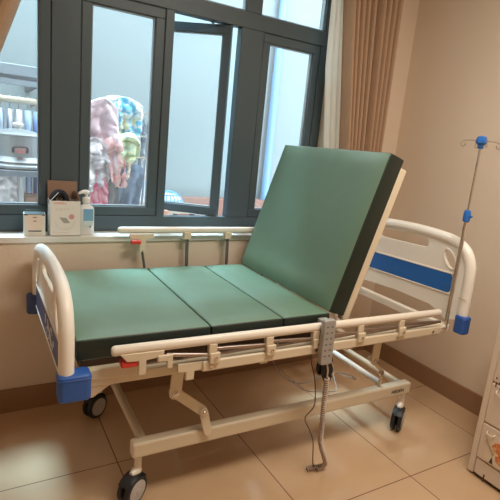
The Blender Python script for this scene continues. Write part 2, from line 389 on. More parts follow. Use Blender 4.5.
# airer with laundry seen through the second window
ar = empty('drying_rack', (-1.76, .80, -.5), label='metal drying rack outside, buried under the heap of laundry', cat='drying rack')
for z, y in ((2.09, 0), (1.94, -.07), (1.80, -.10)):
    MB().tube([(-.26, y, z), (.22, y, z)], .008, 8).obj('rail', 'steel', ar)
for x in (-.26, .22):
    MB().tube([(x, .25, 0), (x, 0, 2.09)], .010, 8).obj('leg', 'steel', ar)
    MB().tube([(x, -.25, 0), (x, 0, 2.09)], .010, 8).obj('leg', 'steel', ar)
L = [
 ('patterned_blouse', [(.82, .84, .45), (.86, .88, .80), (.82, .86, .86), (.10, .56, .84), (.10, .56, .84), (.60, .78, .84)], -1.90, -1.615, 1.655, 1.37, .76, dict(folds=4, amp=.020, seedv=1, taper=-.05), 'light blouse with yellow, white and turquoise print on top of the outside laundry', 'blouse', 11),
 ('yellow_towel', [(.74, .82, .38), (.56, .76, .52), (.84, .86, .55), (.40, .68, .62)], -1.80, -1.655, 1.44, 1.255, .66, dict(folds=2, amp=.020, seedv=12, hang=.05), 'yellow-green cloth with a turquoise hem in the middle of the outside laundry', 'towel', 9),
 ('pink_shirt', [(.80, .64, .70), (.86, .76, .82), (.74, .56, .64)], -2.00, -1.79, 1.615, 1.20, .69, dict(folds=2, amp=.034, seedv=2, taper=-.10, skew=.02), 'pale pink shirt hanging at the left of the outside laundry', 'shirt', 5),
 ('coral_sleeve_top', [(.80, .38, .40), (.86, .62, .62)], -1.885, -1.755, 1.40, 1.12, .645, dict(folds=2, amp=.020, seedv=4, taper=-.3, skew=.04), 'coral pink top hanging below the pale pink shirt outside', 'top', 8),
 ('grey_cloth', [(.50, .50, .55), (.74, .72, .76), (.38, .38, .42)], -2.00, -1.85, 1.37, 1.09, .635, dict(folds=2, amp=.026, seedv=5), 'grey cloth in folds at the left edge of the outside laundry', 'cloth', 9),
 ('magenta_towel', [(.74, .10, .26), (.82, .45, .52), (.62, .05, .18)], -2.00, -1.865, 1.16, .80, .625, dict(folds=2, amp=.018, seedv=6, skew=.02), 'magenta red towel at the lower left of the outside laundry, behind the pump bottle', 'towel', 7),
 ('grey_trousers', [(.20, .25, .27), (.34, .38, .40)], -1.88, -1.765, 1.24, .82, .70, dict(folds=2, amp=.014, seedv=7), 'grey trousers hanging between the red towel and the jeans outside', 'trousers', 5),
 ('peach_cloth', [(.76, .60, .50), (.82, .72, .64)], -1.80, -1.665, 1.285, 1.10, .67, dict(folds=2, amp=.014, seedv=8, taper=-.4, skew=-.03), 'peach beige cloth hanging above the jeans outside', 'cloth', 6),
 ('blue_jeans', [(.08, .15, .26), (.14, .23, .36), (.22, .31, .44)], -1.765, -1.60, 1.235, .82, .655, dict(folds=2, amp=.014, seedv=9, taper=-.25, skew=-.06), 'dark blue jeans hanging at the right of the outside laundry', 'jeans', 8),
 ('denim_shirt', [(.26, .34, .44), (.44, .52, .60), (.62, .66, .70)], -1.665, -1.575, 1.56, 1.17, .80, dict(folds=2, amp=.018, seedv=10), 'grey-blue denim shirt at the right edge of the outside laundry, above the jeans', 'shirt', 6),
]
for nm, cols, xl, xr, zt, zb, y, kw, lb, ct, sc in L:
    o = cloth(nm, cloth_mat(nm, cols, sc), xl, xr, zt, zb, y, **kw); tag(o, lb, ct)
o = MB().lathe([(.05, 0), (.13, .01), (.14, .10), (.12, .26), (.10, .38), (.06, .44), (.02, .46)], (0, 0, 0), n=20).obj('white_sack', cloth_mat('white_sack', [(.70, .78, .86), (.80, .85, .90), (.55, .66, .80)], 12))
o.location = (-1.43, 1.32, .66); tag(o, 'white and pale blue plastic sack standing right of the jeans outside', 'sack')

cr8 = empty('storage_crate', (-1.43, 1.32, -.5), label='grey crate outside under the white and blue plastic sack', cat='crate')
box('crate_body', (-.17, -.17, 0), (.17, .17, 1.13), 'grey', cr8, .006)
box('crate_lid', (-.18, -.18, 1.13), (.18, .18, 1.158), 'grey', cr8, .006)
# blue wire basket
bk = empty('wire_basket', (-1.375, .80, .97), label='domed blue wire laundry basket outside, in the gap of the open casement', cat='basket')
MB().lathe([(.115, 0), (.112, .03), (.095, .065), (.06, .09), (.02, .098)], (0, 0, 0), n=20).obj('liner', mat('basket_white', (.70, .78, .84), .7), bk)
bmb = MB()
for k in range(11):
    a = PI*k/11
    pts = [((.120*math.cos(t))*math.cos(a), (.120*math.cos(t))*math.sin(a), .105*math.sin(t)) for t in [PI*i/14 for i in range(15)]]
    bmb.tube(pts, .0035, 5)
for h, r in ((.004, .12), (.045, .108), (.08, .078)):
    bmb.tube([(r*math.cos(t), r*math.sin(t), h) for t in [2*PI*i/24 for i in range(24)]], .0035, 5, closed=True)
bmb.obj('wire_cage', mat('wire_blue', (.06, .28, .66), .4), bk)
o = empty('outside_bench', (-1.36, .80, -.5), label='pale outside bench under the wire basket', cat='bench')
box('bench_top', (-.135, -.20, 1.44), (.135, .20, 1.47), 'sill', o)
for x in (-.11, .11):
    for y in (-.17, .17): box('leg', (x-.015, y-.015, 0), (x+.015, y+.015, 1.44), 'frame', o, .002)
o = cloth('floor_rag', cloth_mat('rag_red', [(.66, .26, .20), (.80, .72, .66)], 16), -1.63, -1.50, .985, .86, .245, 2, .006, seedv=20, hang=.05, nz=12)
tag(o, 'faded red and white rag lying over the outer sill below the open casement', 'rag')
o.location.y = .07

# ------------------------------------------------------------------ curtains
def pleats(name, m, edges, y, npl, amp, thick=.0015, nz=40, per=20, jit=.20, seedv=1, parent=None, sharp=1.0):
    """edges(z)->(xl,xr); pleated hanging cloth"""
    rnd = random.Random(seedv); offs = [rnd.uniform(-jit, jit) for _ in range(npl+1)]; am = [rnd.uniform(.7, 1.15) for _ in range(npl+1)]
    zt, zb = edges['z']; f = edges['f']; n = npl*per; vs = []
    for k in range(nz+1):
        z = zt+(zb-zt)*k/nz; xl, xr = f(z)
        for i in range(n+1):
            s = i/per; c = int(min(s, npl-1e-6)); 
            ss = s+offs[c]*math.sin(PI*(s-c))*.5
            yy = y-amp*am[c]*(1-abs(2*(s-c)-1)**3)*1.8+.004*math.sin(3*z)
            vs.append((xl+(xr-xl)*ss/npl, yy, z))
    m1 = n+1
    fs = [(a*m1+i, a*m1+i+1, (a+1)*m1+i+1, (a+1)*m1+i) for a in range(nz) for i in range(n)]
    me = bpy.data.meshes.new(name); me.from_pydata(vs, [], fs)
    o = link(name, me, m, parent); so = o.modifiers.new('Solid', 'SOLIDIFY'); so.thickness = thick; so.offset = 0
    return o
def ed_r(z):
    t = (2.248-z)/(2.248-1.50)
    return (-.640+.095*max(-.8, min(t, 1.3)), -.244-.004*t)
cr = pleats('curtain', 'curtain', dict(z=(2.74, 1.16), f=ed_r), -.018, 9, .054, seedv=4)
MB().box((-.70, -.075, 2.72), (-.255, -.02, 2.76)).obj('heading_tape', 'curtain', cr, .004)
tag(cr, 'brown pleated curtain drawn open at the right side of the window', 'curtain')
def ed_l(z):
    t = (2.248-z)/(2.248-1.50)
    return (-.725+.02*t+.08*max(0, t-.4), -.615+.09*max(-.5, min(t, 1.3)))
sh = pleats('sheer_curtain', 'lining', dict(z=(2.74, 1.00), f=ed_l), -.008, 3, .008, seedv=9)
tag(sh, 'cream white inner curtain hanging between the window and the right brown curtain', 'curtain')
# left curtain, swept back
def ed_ll(z):
    x = -2.39-(1.955-z)*.36 if z < 2.35 else -2.248
    return (x-.42, x)
cl = pleats('curtain', 'curtain', dict(z=(2.74, 1.30), f=ed_ll), -.05, 5, .045, seedv=6, per=20)
box('tieback', (-3.05, -.125, 1.27), (-2.60, -.02, 1.33), mat('tieback_dark', (.10, .07, .05), .8), cl, .01)
tag(cl, 'tan curtain swept back at the upper left corner of the window', 'curtain')
rodo = MB().tube([(-3.25, -.055, 2.76), (-.12, -.055, 2.76)], .014, 10).obj('curtain_rod', 'frame')
for x in (-3.2, -1.7, -.17): box('rod_bracket', (x-.012, -.06, 2.745), (x+.012, 0, 2.78), 'frame', rodo, .002)
tag(rodo, 'dark curtain rod above the window, outside the top of the picture', 'curtain rod')

# ------------------------------------------------------------------ hospital bed
OX, OY, TH = -2.305, -.937, -.0157
bed = empty('hospital_bed', (OX, OY, 0), TH, label='cream adjustable hospital bed on casters with blue-panelled end boards, along the window wall', cat='bed')
W = .85
# ---- end boards
def board(name, u, zoff, tilt, blue, outward, parent, dots=False):
    r = bpy.data.objects.new(name+'_tmp', None)
    f = lambda v, z, w: Vector((u+w, v, z+zoff-tilt*v))
    # tube frame, all joined in one moulded body
    path = [(-.045, .60-zoff), (-.045, .80), (-.043, .90), (-.032, .965), (0, 1.020), (.055, 1.055), (.13, 1.072), (.27, 1.084), (W/2, 1.088)]
    full = path+[(W-a, b) for a, b in reversed(path[:-1])]
    mb = MB().tube([f(a, b, 0) for a, b in smooth_path([(a, b, 0) for a, b in full], 4) for a, b in [(a, b)]] if False else
                   [f(p.x, p.y, 0) for p in smooth_path([(a, b, 0) for a, b in full], 4)], .025, 14, sx=1.15, up=(1, .001, 0))
    # inner panel with handle slot and two corner ovals
    outer = [(-.03, .66), (-.03, .92), (.0, .99), (.05, 1.03), (.13, 1.05), (.27, 1.06), (W/2, 1.064)]
    outer = outer+[(W-a, b) for a, b in reversed(outer[:-1])]
    low = [(W-.05, .64), (W-.09, .665), (W-.16, .69), (W/2, .70), (.16, .69), (.09, .665), (.05, .64)]
    if dots: low = [(W+.0, .768), (W/2, .768), (.0, .768)]; outer[0] = (-.03, .768); outer[-1] = (W+.03, .768)
    slot = [(p.x, p.y) for p in smooth_path([(.235, 1.015, 0), (.245, 1.045, 0), (.30, 1.050, 0), (W/2, 1.055, 0), (W-.30, 1.050, 0), (W-.245, 1.045, 0), (W-.235, 1.015, 0), (W-.26, .998, 0), (W/2, .995, 0), (.26, .998, 0)], 4, True)]
    def oval(m):
        out = []
        for i in range(20):
            a = 2*PI*i/20; dx, dz = (.034 if dots else .030)*math.cos(a), (.074 if dots else .060)*math.sin(a); q = math.radians(-38)
            vx = .082+dx*math.cos(q)-dz*math.sin(q); vz = .965+dx*math.sin(q)+dz*math.cos(q)
            out.append((W-vx if m else vx, vz))
        return out
    pm = curve_mesh([outer+low, slot, oval(0), oval(1)], .006 if dots else .009, .002, lambda a, b, c: f(a, b, c))
    pm.materials.clear()
    fo = mb.obj(name, 'plastic', parent)
    # join panel mesh into the board body
    bm = bmesh.new(); bm.from_mesh(fo.data); bm.from_mesh(pm); bm.to_mesh(fo.data); bm.free()
    fo.data.polygons.foreach_set('use_smooth', [True]*len(fo.data.polygons)); fo.data.set_sharp_from_angle(angle=math.radians(40))
    bpy.data.meshes.remove(pm)
    # raised ring of ovals + seam line
    for m_ in (0, 1):
        MB().tube([f(a, b, outward*.011) for a, b in oval(m_)], .005, 6, closed=True).obj('oval_rim', 'plastic', fo)
    # blue panel (visible both faces)
    bl = rrect(.045, .785, W-.045, .888, .022)
    pb_ = curve_mesh([bl], .0125, .002, lambda a, b, c: f(a, b, c))
    bp = link('blue_panel', pb_, blue, fo)
    fr_ = MB(); 
    for z in (.781, .892): fr_.tube([f(.03, z, outward*.012), f(W-.03, z, outward*.012)], .005, 6)
    fr_.obj('panel_border', 'rail', fo)
    if dots:
        rr = random.Random(5); dm = MB()
        for k in range(16):
            a = rr.uniform(.15, .42); b = .80+rr.uniform(0, .07); s_ = rr.uniform(.004, .011)
            c0 = f(a, b, outward*.0155)
            dm.lathe([(s_, -.0008), (s_, .0008)], c0, (1, 0, 0), 8)
        for a, b, a2, b2 in ((.18, .80, .27, .85), (.27, .85, .36, .83), (.22, .80, .33, .87), (.36, .80, .31, .86)):
            dm.tube([f(a, b, outward*.0155), f(a2, b2, outward*.0155)], .0018, 5)
        dm.obj('white_motif', 'white', bp)
    return fo
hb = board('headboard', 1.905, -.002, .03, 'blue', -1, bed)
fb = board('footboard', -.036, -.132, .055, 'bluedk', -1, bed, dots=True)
# seam of the lower half on the headboard
MB().tube([(1.879, -.072, .783), (1.877, -.045, .782), (1.879, -.018, .781)], .0015, 5).obj('seam', 'cord', hb)
# sockets: blue corner bumpers
def bumper(u0, u1, v0, v1, z0, z1, parent, m='bumper'):
    o = MB().prism(rrect(u0, v0, u1, v1, .018, 5), (z0, z1), lambda a, b, w: (a, b, w)).obj('corner_bumper', m, parent, .008, seg=3)
    MB().prism(rrect(u0-.0015, v0-.0015, u1+.0015, v1+.0015, .018, 5), (z1-.016, z1-.011), lambda a, b, w: (a, b, w)).obj('rim', m, o, .002)
    return o
bumper(-.064, .038, -.085, -.015, .590, .680, fb)
bumper(-.086, -.01, W+.008, W+.072, .545, .640, fb, 'bluedk')  # far bumper: shade painted in with a darker blue
bumper(1.868, 1.930, -.090, -.025, .598, .692, hb)
bumper(1.842, 1.94, W+.01, W+.085, .598, .705, hb)

# ---- main frame
mf = MB()
mf.box((.02, .0, .585), (1.845, .035, .628)).box((.02, W-.035, .585), (1.845, W, .628)).box((.02, -.006, .612), (.21, .030, .655))
for u in (.03, .60, 1.20): mf.box((u, .035, .59), (u+.04, W-.035, .625))
mf.obj('main_frame', 'cream', bed, .006)
hc = MB().box((1.85, .0, .578), (1.885, W, .624)); hc.obj('head_crossbar', 'rail', bed, .006)
MB().tube([(1.86, .0, .62), (1.74, .02, .60), (1.60, .02, .60)], .010, 8).obj('brace_rod', 'rail', bed)
# ---- deck under the mattress, its dark colour standing in for shade there
dk = MB()
for a, b in ((.02, .485), (.495, .815), (.825, 1.045)): dk.box((a, .025, .634), (b, W-.025, .680))
dk.obj('mattress_deck', 'seam', bed, .004)
MB().prism([(.03, .606), (.15, .606), (.06, .545), (.03, .545)], (.004, .03), lambda a, b, w: (a, w, b)).obj('gusset', 'cream', bed, .003)
# backrest support
BA = math.atan2(1.475-.767, 1.271-1.049); ca, sa = math.cos(BA), math.sin(BA)
def back(s, v, t):        # s along the back from the hinge, t behind the front face
    return (1.049+s*ca+t*sa, v, .767+s*sa-t*ca)
def bbox(mb, s0, s1, v0, v1, t0, t1):
    vs = [back(s, v, t) for s, v, t in ((s0,v0,t0),(s1,v0,t0),(s1,v1,t0),(s0,v1,t0),(s0,v0,t1),(s1,v0,t1),(s1,v1,t1),(s0,v1,t1))]
    mb.add(vs, [(0,3,2,1),(4,5,6,7),(0,1,5,4),(1,2,6,5),(2,3,7,6),(3,0,4,7)])
br = MB(); bbox(br, -.02, .71, .02, .055, .107, .150); bbox(br, -.02, .71, W-.055, W-.02, .107, .150)
bbox(br, .68, .71, .055, W-.055, .107, .150); bbox(br, .0, .04, .055, W-.055, .107, .150)
bro = br.obj('backrest_frame', 'cream', bed, .006)
pl_ = MB(); bbox(pl_, .0, .70, .05, W-.05, .109, .118); pl_.obj('backrest_panel', 'cream', bro, .003)
MB().tube([back(.22, .43, .15), (1.50, .43, .50)], .014, 10).obj('backrest_strut', 'rail', bed)

# ---- base frame
BZ0, BZ1, VN, VF = .215, .280, .085, W-.085
bf = MB().box((.225, VN-.025, BZ0), (1.745, VN+.025, BZ1)).box((.225, VF-.025, BZ0), (1.745, VF+.025, BZ1))
bfo = bf.obj('base_frame', 'cream', bed, .010, seg=3)
MB().tube([(.275, VN+.02, .262), (.275, VF-.02, .262)], .019, 12).obj('base_crossbar', 'cream', bfo)
MB().tube([(1.535, VN+.01, .298), (1.535, VF-.02, .298)], .0165, 14).obj('lift_crossbar', 'rail', bed)
MB().tube([(1.72, VN+.02, .25), (1.72, VF-.02, .25)], .016, 12).obj('base_crossbar', 'cream', bfo)
tf = lambda x, y, z: Vector((1.60+x, VN-.0262-z, .238+y))
link('maker_lettering', text_mesh('HEDEN', .028, tf), 'dk', bfo, smooth=False)
# ---- casters
ANG = math.radians(-57)
def caster(u, v):
    c = empty('caster', (u, v, 0)); c.parent = bed
    for k in ('label', 'category'): 
        if k in c: del c[k]
    ax = Vector((math.cos(ANG), math.sin(ANG), 0)); rd = Vector((-math.sin(ANG), math.cos(ANG), 0))
    wc = -rd*.028+Vector((0, 0, .0625))
    MB().tube([(0, 0, .13), (0, 0, .216)], .015, 12).obj('stem', 'rail', c)
    fk = MB()
    fk.tube([tuple(Vector((0, 0, .132))-rd*t) for t in (-.012, .0, .02, .04)], [.012, .019, .018, .010], 12, sx=1.0)
    fk.tube([tuple(wc+Vector((0, 0, .0))), tuple(Vector((0, 0, .13))-rd*.006)], .011, 10)
    fk.obj('fork', 'rail', c)
    for s in (1, -1):
        w0 = wc+ax*(.004*s)
        wh = MB().lathe([(.048, 0), (.058, .002), (.0625, .007), (.0625, .017), (.058, .023), (.048, .025)], w0, ax*s, 30).obj('wheel', 'black', c)
        MB().lathe([(.046, .020), (.045, .0262), (.036, .0282), (.012, .0285), (.010, .031), (.002, .031)], w0, ax*s, 28).obj('hub_cap', 'hub', wh)
    gd = MB(); 
    pts = [tuple(wc+(rd*math.cos(a)+Vector((0, 0, 1))*math.sin(a))*.0655) for a in [math.radians(q) for q in range(35, 146, 11)]]
    gd.tube(pts, .0045, 8, sx=6.0)
    gd.box((wc.x-.015, wc.y-.015, .030), (wc.x+.015, wc.y+.015, .120))
    gd.obj('wheel_guard', 'black', c)
    return c
for u, v in ((.262, VN+.02), (.245, VF), (1.728, VN+.008), (1.728, VF)): caster(u, v)

# ---- lifting links
def plate(p0, p1, r, v0, v1, name, m, parent):
    (u0, z0), (u1, z1) = p0, p1; a = math.atan2(z1-z0, u1-u0); out = []
    for c0, c1, s in ((u1, z1, -PI/2), (u0, z0, PI/2)):
        for i in range(9):
            t = a+s+PI*i/8; out.append((c0+r*math.cos(t), c1+r*math.sin(t)))
    return MB().prism(out, (v0, v1), lambda p, q, w: (p, w, q)).obj(name, m, parent, .003)
def bolt(u, z, v, parent, s=-1):
    MB().lathe([(.014, 0), (.014, .004), (.009, .005), (.009, .011), (.004, .012)], (u, v, z), (0, s, 0), 16).obj('pivot_bolt', 'chrome', parent)
for du in (0, 1.037):
    for vv, s in ((.055, -1), (W-.055, 1)):
        h = .0125
        if du and s < 0:
            a = plate((.392+du, .60), (.387+du, .461), .024, vv+s*h, vv+s*(h-.010), 'lift_arm', 'cream', bed); bolt(.387+du, .461, vv+s*h, a, s)
            MB().tube([(.387+du, vv+.03, .461), (.505+du, vv+.04, .36)], .010, 10).obj('lift_link', 'cream', bed)
            e = MB().tube([(.493+du, .085, .28), (.493+du, .085, .345)], .006, 8).obj('base_bracket', 'cream', bed)
            MB().lathe([(.013, -.006), (.016, -.003), (.016, .003), (.013, .006)], (.493+du, .085, .360), (0, -1, 0), 18).obj('eye_bolt', 'chrome', e)
            continue
        a = plate((.385+du, .60), (.378+du, .478), .025, vv+s*h, vv+s*(h-.010), 'lift_arm', 'cream', bed)
        b = plate((.378+du, .478), (.507+du, .369), .021, vv-s*.002, vv-s*.014, 'lift_link', 'cream', bed)
        c = plate((.507+du, .369), (.532+du, .275), .019, vv+s*(h), vv+s*(h-.008), 'base_bracket', 'cream', bed)
        bolt(.378+du, .478, vv+s*h, a, s); bolt(.507+du, .369, vv+s*h, c, s)

# ---- side rails
def side_rail(v, side, uo, zr0, zr1, zl, posts, left_end, right_end, low0, low1, name):
    r = empty(name, (0, 0, 0)); r.parent = bed
    out = side        # -1 near, +1 far (outward direction)
    zt = lambda u: zr0+(zr1-zr0)*(u-left_end)/(right_end-left_end)
    path = [(u, v, zt(u)) for u in (left_end, left_end+.004, left_end+.012, right_end-.012, right_end-.004, right_end)]
    MB().tube(path, [.012, .016, .0185, .0185, .016, .012], 16, sx=.8, up=(0, 0, 1)).obj('top_rail', 'rail', r)
    if low1 > low0:
        lb = MB().box((low0, v-.006, zl-.0215), (low1, v+.014, zl+.0215)).obj('lower_rail', 'cream', r, .006)
        for u in (low0+.035, low0+.52, low0+1.0, low1-.06):
            if u < low1: MB().lathe([(.008, 0), (.008, .004), (.003, .005)], (u, v-.006, zl), (0, -1, 0), 12).obj('screw', 'chrome', lb)
    return r, zt
ra, zt = side_rail(-.045, -1, 0, .733, .722, .627, None, .105, 1.727, .44, 1.75, 'side_rail')
ps = [.475, .722, .952, 1.199, 1.455]
for i, u in enumerate(ps):
    z = zt(u)
    p = MB().box((u-.017, -.058, z-.060), (u+.017, -.034, z-.012)).box((u-.012, -.062, z-.092), (u+.030, -.036, z-.048)).obj('hinge_block', 'cream', ra, .004)
    MB().lathe([(.007, 0), (.007, .004), (.002, .005)], (u+.012, -.062, z-.070), (0, -1, 0), 10).obj('rivet', 'chrome', p)
for i, (a, b) in enumerate(zip([.285]+ps, ps+[1.74])):
    za, zb_ = zt(a)-.030, zt(b)-.064
    MB().tube([(a+.012, -.046, zt(a)-.037), (b-.006, -.048, zt(b)-.048 if i else zt(b)-.058)], .0075, 10).obj('steel_link', 'linkm', ra)
    if i: MB().tube([(a+.03, -.030, zt(a)-.070), (b-.004, -.030, zt(b)-.060)], .006, 8).obj('steel_link', 'linkm', ra)
# latch bracket on the left end
lp = [(.130, .722), (.155, .692), (.195, .690), (.195, .636), (.222, .636), (.222, .690), (.285, .696), (.285, .72)]
MB().prism(lp, (-.060, -.046), lambda a, b, w: (a, w, b)).obj('latch_plate', 'cream', ra, .003)
lp2 = [(.26, .702), (.26, .680), (.295, .678), (.295, .650), (.316, .650), (.316, .702)]
MB().prism(lp2, (-.066, -.054), lambda a, b, w: (a, w, b)).obj('latch_tab', 'cream', ra, .003)
box('release_lever', (.138, -.056, .669), (.196, -.018, .690), 'red', ra, .004)
lp3 = [(.345, .648), (.345, .615), (.378, .612), (.378, .578), (.412, .578), (.412, .612), (.445, .615), (.445, .648)]
MB().prism(lp3, (-.044, -.030), lambda a, b, w: (a, w, b)).obj('mounting_bracket', 'cream', ra, .003)
for u in (.70, 1.15, 1.60): box('mounting_bracket', (u, -.036, .592), (u+.035, .006, .628), 'cream', ra, .003)
# far rail, raised
rf = empty('side_rail', (0, 0, 0)); rf.parent = bed
VR = .90
MB().tube([(u, VR, .955) for u in (.345, .350, .36, 1.62, 1.63, 1.635)], [.012, .016, .0185, .0185, .016, .012], 16, sx=.8, up=(0, 0, 1)).obj('top_rail', 'rail', rf)
MB().box((.42, VR-.014, .600), (1.60, VR+.006, .645)).obj('lower_rail', 'cream', rf, .006)
for u in (.728, .980, 1.230, 1.480):
    pp_ = MB().tube([(u+.012, VR-.002, .64), (u, VR-.002, .93)], .010, 10, sx=.6).obj('post', 'greydk', rf)
    box('post_clip', (u-.024, VR-.02, .905), (u+.018, VR+.012, .945), 'cream', pp_, .003)
lpf = [(.40, .94), (.40, .915), (.455, .905), (.455, .84), (.49, .84), (.49, .905), (.53, .915), (.53, .94)]
MB().prism(lpf, (VR-.026, VR-.016), lambda a, b, w: (a, w, b)).obj('latch_plate', 'cream', rf, .003)
box('release_lever', (.405, VR-.05, .888), (.455, VR-.026, .908), 'red', rf, .003)
MB().tube([(.47, VR-.02, .85), (.49, VR-.02, .74), (.50, VR-.01, .62)], .007, 8).obj('latch_rod', 'greydk', rf)

# loose wires under the bed
wr = MB().tube(smooth_path([(1.36, .35, .31), (1.40, .26, .29), (1.44, .21, .285), (1.43, .16, .30), (1.39, .17, .33), (1.37, .22, .32)], 6), .0035, 6)
wr.tube(smooth_path([(1.20, .45, .20), (1.27, .36, .16), (1.36, .30, .17), (1.47, .34, .14), (1.52, .45, .2)], 6), .003, 6)
wr.tube(smooth_path([(1.05, .5, .55), (1.08, .42, .32), (1.20, .35, .22), (1.36, .30, .28)], 6), .003, 6)
wr.obj('control_wiring', 'grey', bed)
wr = MB().tube(smooth_path([(1.0, .03, .60), (1.01, .03, .53), (1.033, .03, .472), (1.054, .03, .398), (1.055, .02, .304), (1.024, .035, .237), (1.048, .02, .178), (1.061, .0, .125), (1.053, -.03, .031), (1.07, -.05, .004)], 8), .0028, 6)
wr2 = MB().tube(smooth_path([(1.60, .75, .75), (1.57, .73, .68), (1.55, .7, .60), (1.50, .66, .52)], 6), .003, 6)
wr.obj('thin_cable', 'wire', bed); wr2.obj('thin_cable', 'wire', bed)

# ------------------------------------------------------------------ mattress
mt = empty('mattress', (OX, OY, .682), TH, label='green vinyl folding mattress on the hospital bed, its head end raised', cat='mattress')
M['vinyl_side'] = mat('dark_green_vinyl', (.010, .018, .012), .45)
def section(s0, s1, fn, wr=0, seedv=0, T=.085):
    """padded slab: fn(s, v, t) local -> point; t 0..T from the top face"""
    nu, nv = max(8, int((s1-s0)/.03)), 22; rnd = random.Random(seedv)
    vs = []; fs = []; idx = {}
    def P(s, v, t):
        return Vector(fn(s, v, t))
    ns, nt_ = nu, nv
    # build closed shell via cube-grid with rounding
    r = .014
    def key(i, j, k): return (i, j, k)
    kt = 3
    for i in range(ns+1):
        for j in range(nt_+1):
            for k in range(kt+1):
                if 0 < i < ns and 0 < j < nt_ and 0 < k < kt: continue
                a = i/ns; b = j/nt_; c = k/kt
                s = s0+.002+(s1-s0-.004)*a; v = W*b; t = T*c
                # edge rounding by pulling corners in
                da, db, dc = min(a, 1-a)*(s1-s0), min(b, 1-b)*W, min(c, 1-c)*T
                if k in (0, kt):
                    e = min(da, db)
                    if e < 1e-6: t += (r*.35 if k == 0 else -r*.35)
                    puff = .006*min(1, da/.06)*min(1, db/.06)
                    t += -puff if k == 0 else 0
                    if wr and k == 0:
                        # top wrinkles near the head edge
                        t += wr*.004*math.exp(-(s1-s)/.09)*math.sin(v*46+1.3*math.sin(s*20))*math.exp(-((v-.48)/.22)**2)
                        t += .004*math.exp(-(((s-s0-.17)/.018)**2+((v-.42)/.04)**2))
                        t -= .010*math.exp(-((s-s0-.06)/.05)**2)*math.sin(v*PI)
                if j in (0, nt_) and k in (0, kt): v += r*.3*(1 if j == 0 else -1)
                idx[(i, j, k)] = len(vs); vs.append(P(s, v, t))
    mi = []
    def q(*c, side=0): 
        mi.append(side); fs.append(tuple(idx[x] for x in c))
    for i in range(ns):
        for j in range(nt_):
            q((i,j,0),(i+1,j,0),(i+1,j+1,0),(i,j+1,0)); q((i,j,kt),(i,j+1,kt),(i+1,j+1,kt),(i+1,j,kt))
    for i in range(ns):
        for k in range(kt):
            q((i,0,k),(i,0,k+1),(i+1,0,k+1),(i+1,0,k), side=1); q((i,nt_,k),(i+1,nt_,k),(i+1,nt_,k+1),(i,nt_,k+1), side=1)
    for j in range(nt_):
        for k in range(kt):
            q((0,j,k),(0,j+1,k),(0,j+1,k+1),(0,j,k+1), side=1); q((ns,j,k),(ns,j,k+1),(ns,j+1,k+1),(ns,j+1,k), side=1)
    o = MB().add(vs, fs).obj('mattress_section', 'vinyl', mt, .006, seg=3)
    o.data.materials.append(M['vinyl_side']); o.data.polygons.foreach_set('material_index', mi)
    return o
flat = lambda s, v, t: (s, v, .085-t)
def bk_(s, v, t):
    p = back(s, v, t); return (p[0], p[1], p[2]-.682)
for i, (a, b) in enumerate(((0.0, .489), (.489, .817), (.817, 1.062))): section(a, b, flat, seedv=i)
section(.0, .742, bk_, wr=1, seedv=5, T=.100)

# ------------------------------------------------------------------ drip stand
iv = empty('drip_stand', (OX+1.85*math.cos(TH), OY+1.85*math.sin(TH), 0), TH, label='steel drip pole with blue hook head, standing in the near corner of the headboard', cat='drip stand')
MB().tube([(.0, -.0, .60), (.0, 0, 1.215)], .0095, 14).obj('lower_tube', 'chrome', iv)
MB().tube([(.0, 0, 1.2), (.0, 0, 1.55)], .0060, 12).obj('upper_tube', 'chrome', iv)
MB().lathe([(.012, 1.175), (.017, 1.18), (.018, 1.20), (.017, 1.225), (.013, 1.235), (.008, 1.236)], (0, 0, 0), n=18).obj('height_clamp', 'blue', iv)
MB().lathe([(.004, .0), (.006, .003), (.006, .012)], (.0, -.017, 1.205), (0, -1, 0), 12).obj('clamp_knob', 'blue', iv)
MB().lathe([(.012, 1.535), (.014, 1.537), (.015, 1.552), (.026, 1.562), (.027, 1.575), (.020, 1.592), (.010, 1.596)], (0, 0, 0), n=8).obj('hook_head', 'blue', iv)
for k in range(4):
    a = math.radians(-38+90*k); d = Vector((math.cos(a), math.sin(a), 0))
    pr = [(.02, 1.572), (.06, 1.572), (.085, 1.565), (.092, 1.550), (.082, 1.540), (.072, 1.547), (.074, 1.556)]
    MB().tube(smooth_path([tuple(d*x+Vector((0, 0, z))) for x, z in pr], 4), .0022, 6).obj('hook', 'chrome', iv)

# ------------------------------------------------------------------ hand control
hc_ = empty('hand_control', (OX, OY, 0), TH, label='grey bed remote on the near side rail, its coiled cord trailing to the floor', cat='remote control')
MB().prism(rrect(.967, .570, 1.027, .772, .012, 4), (-.092, -.066), lambda a, b, w: (a+.03*(.76-b)*.8-.008, w, b)).obj('housing', 'grey', hc_, .004)
box('hanging_clip', (.975, -.068, .735), (1.02, -.020, .757), 'grey', hc_, .003)
for i in range(6):
    for j in range(2):
        z = .742-.026*i; u = .984+.024*j+.03*(.76-z)*.8-.008
        box('button', (u-.005, -.0935, z-.003), (u+.005, -.091, z+.003), 'greydk', hc_, .001)
MB().tube([(1.020, -.050, .585), (1.032, -.050, .565), (1.044, -.050, .50), (1.050, -.050, .452)], [.016, .030, .031, .012], 12, sx=.6).obj('plug_block', 'black', hc_)
MB().tube(smooth_path([(1.005, -.080, .578), (1.015, -.083, .54), (1.02, -.08, .50)], 5), .0035, 8).tube(smooth_path([(1.03, -.080, .578), (1.045, -.086, .54), (1.045, -.08, .51), (1.06, -.078, .52)], 5), .0025, 6).obj('lead', 'cord', hc_)
cp = smooth_path([(1.02, -.08, .50), (1.022, -.08, .40), (1.030, -.078, .28), (1.040, -.075, .18), (1.075, -.07, .10), (1.105, -.055, .045), (1.10, -.045, .020), (1.06, -.03, .014), (1.02, -.028, .013)], 22)
hx = []
tot = 0; a = 0
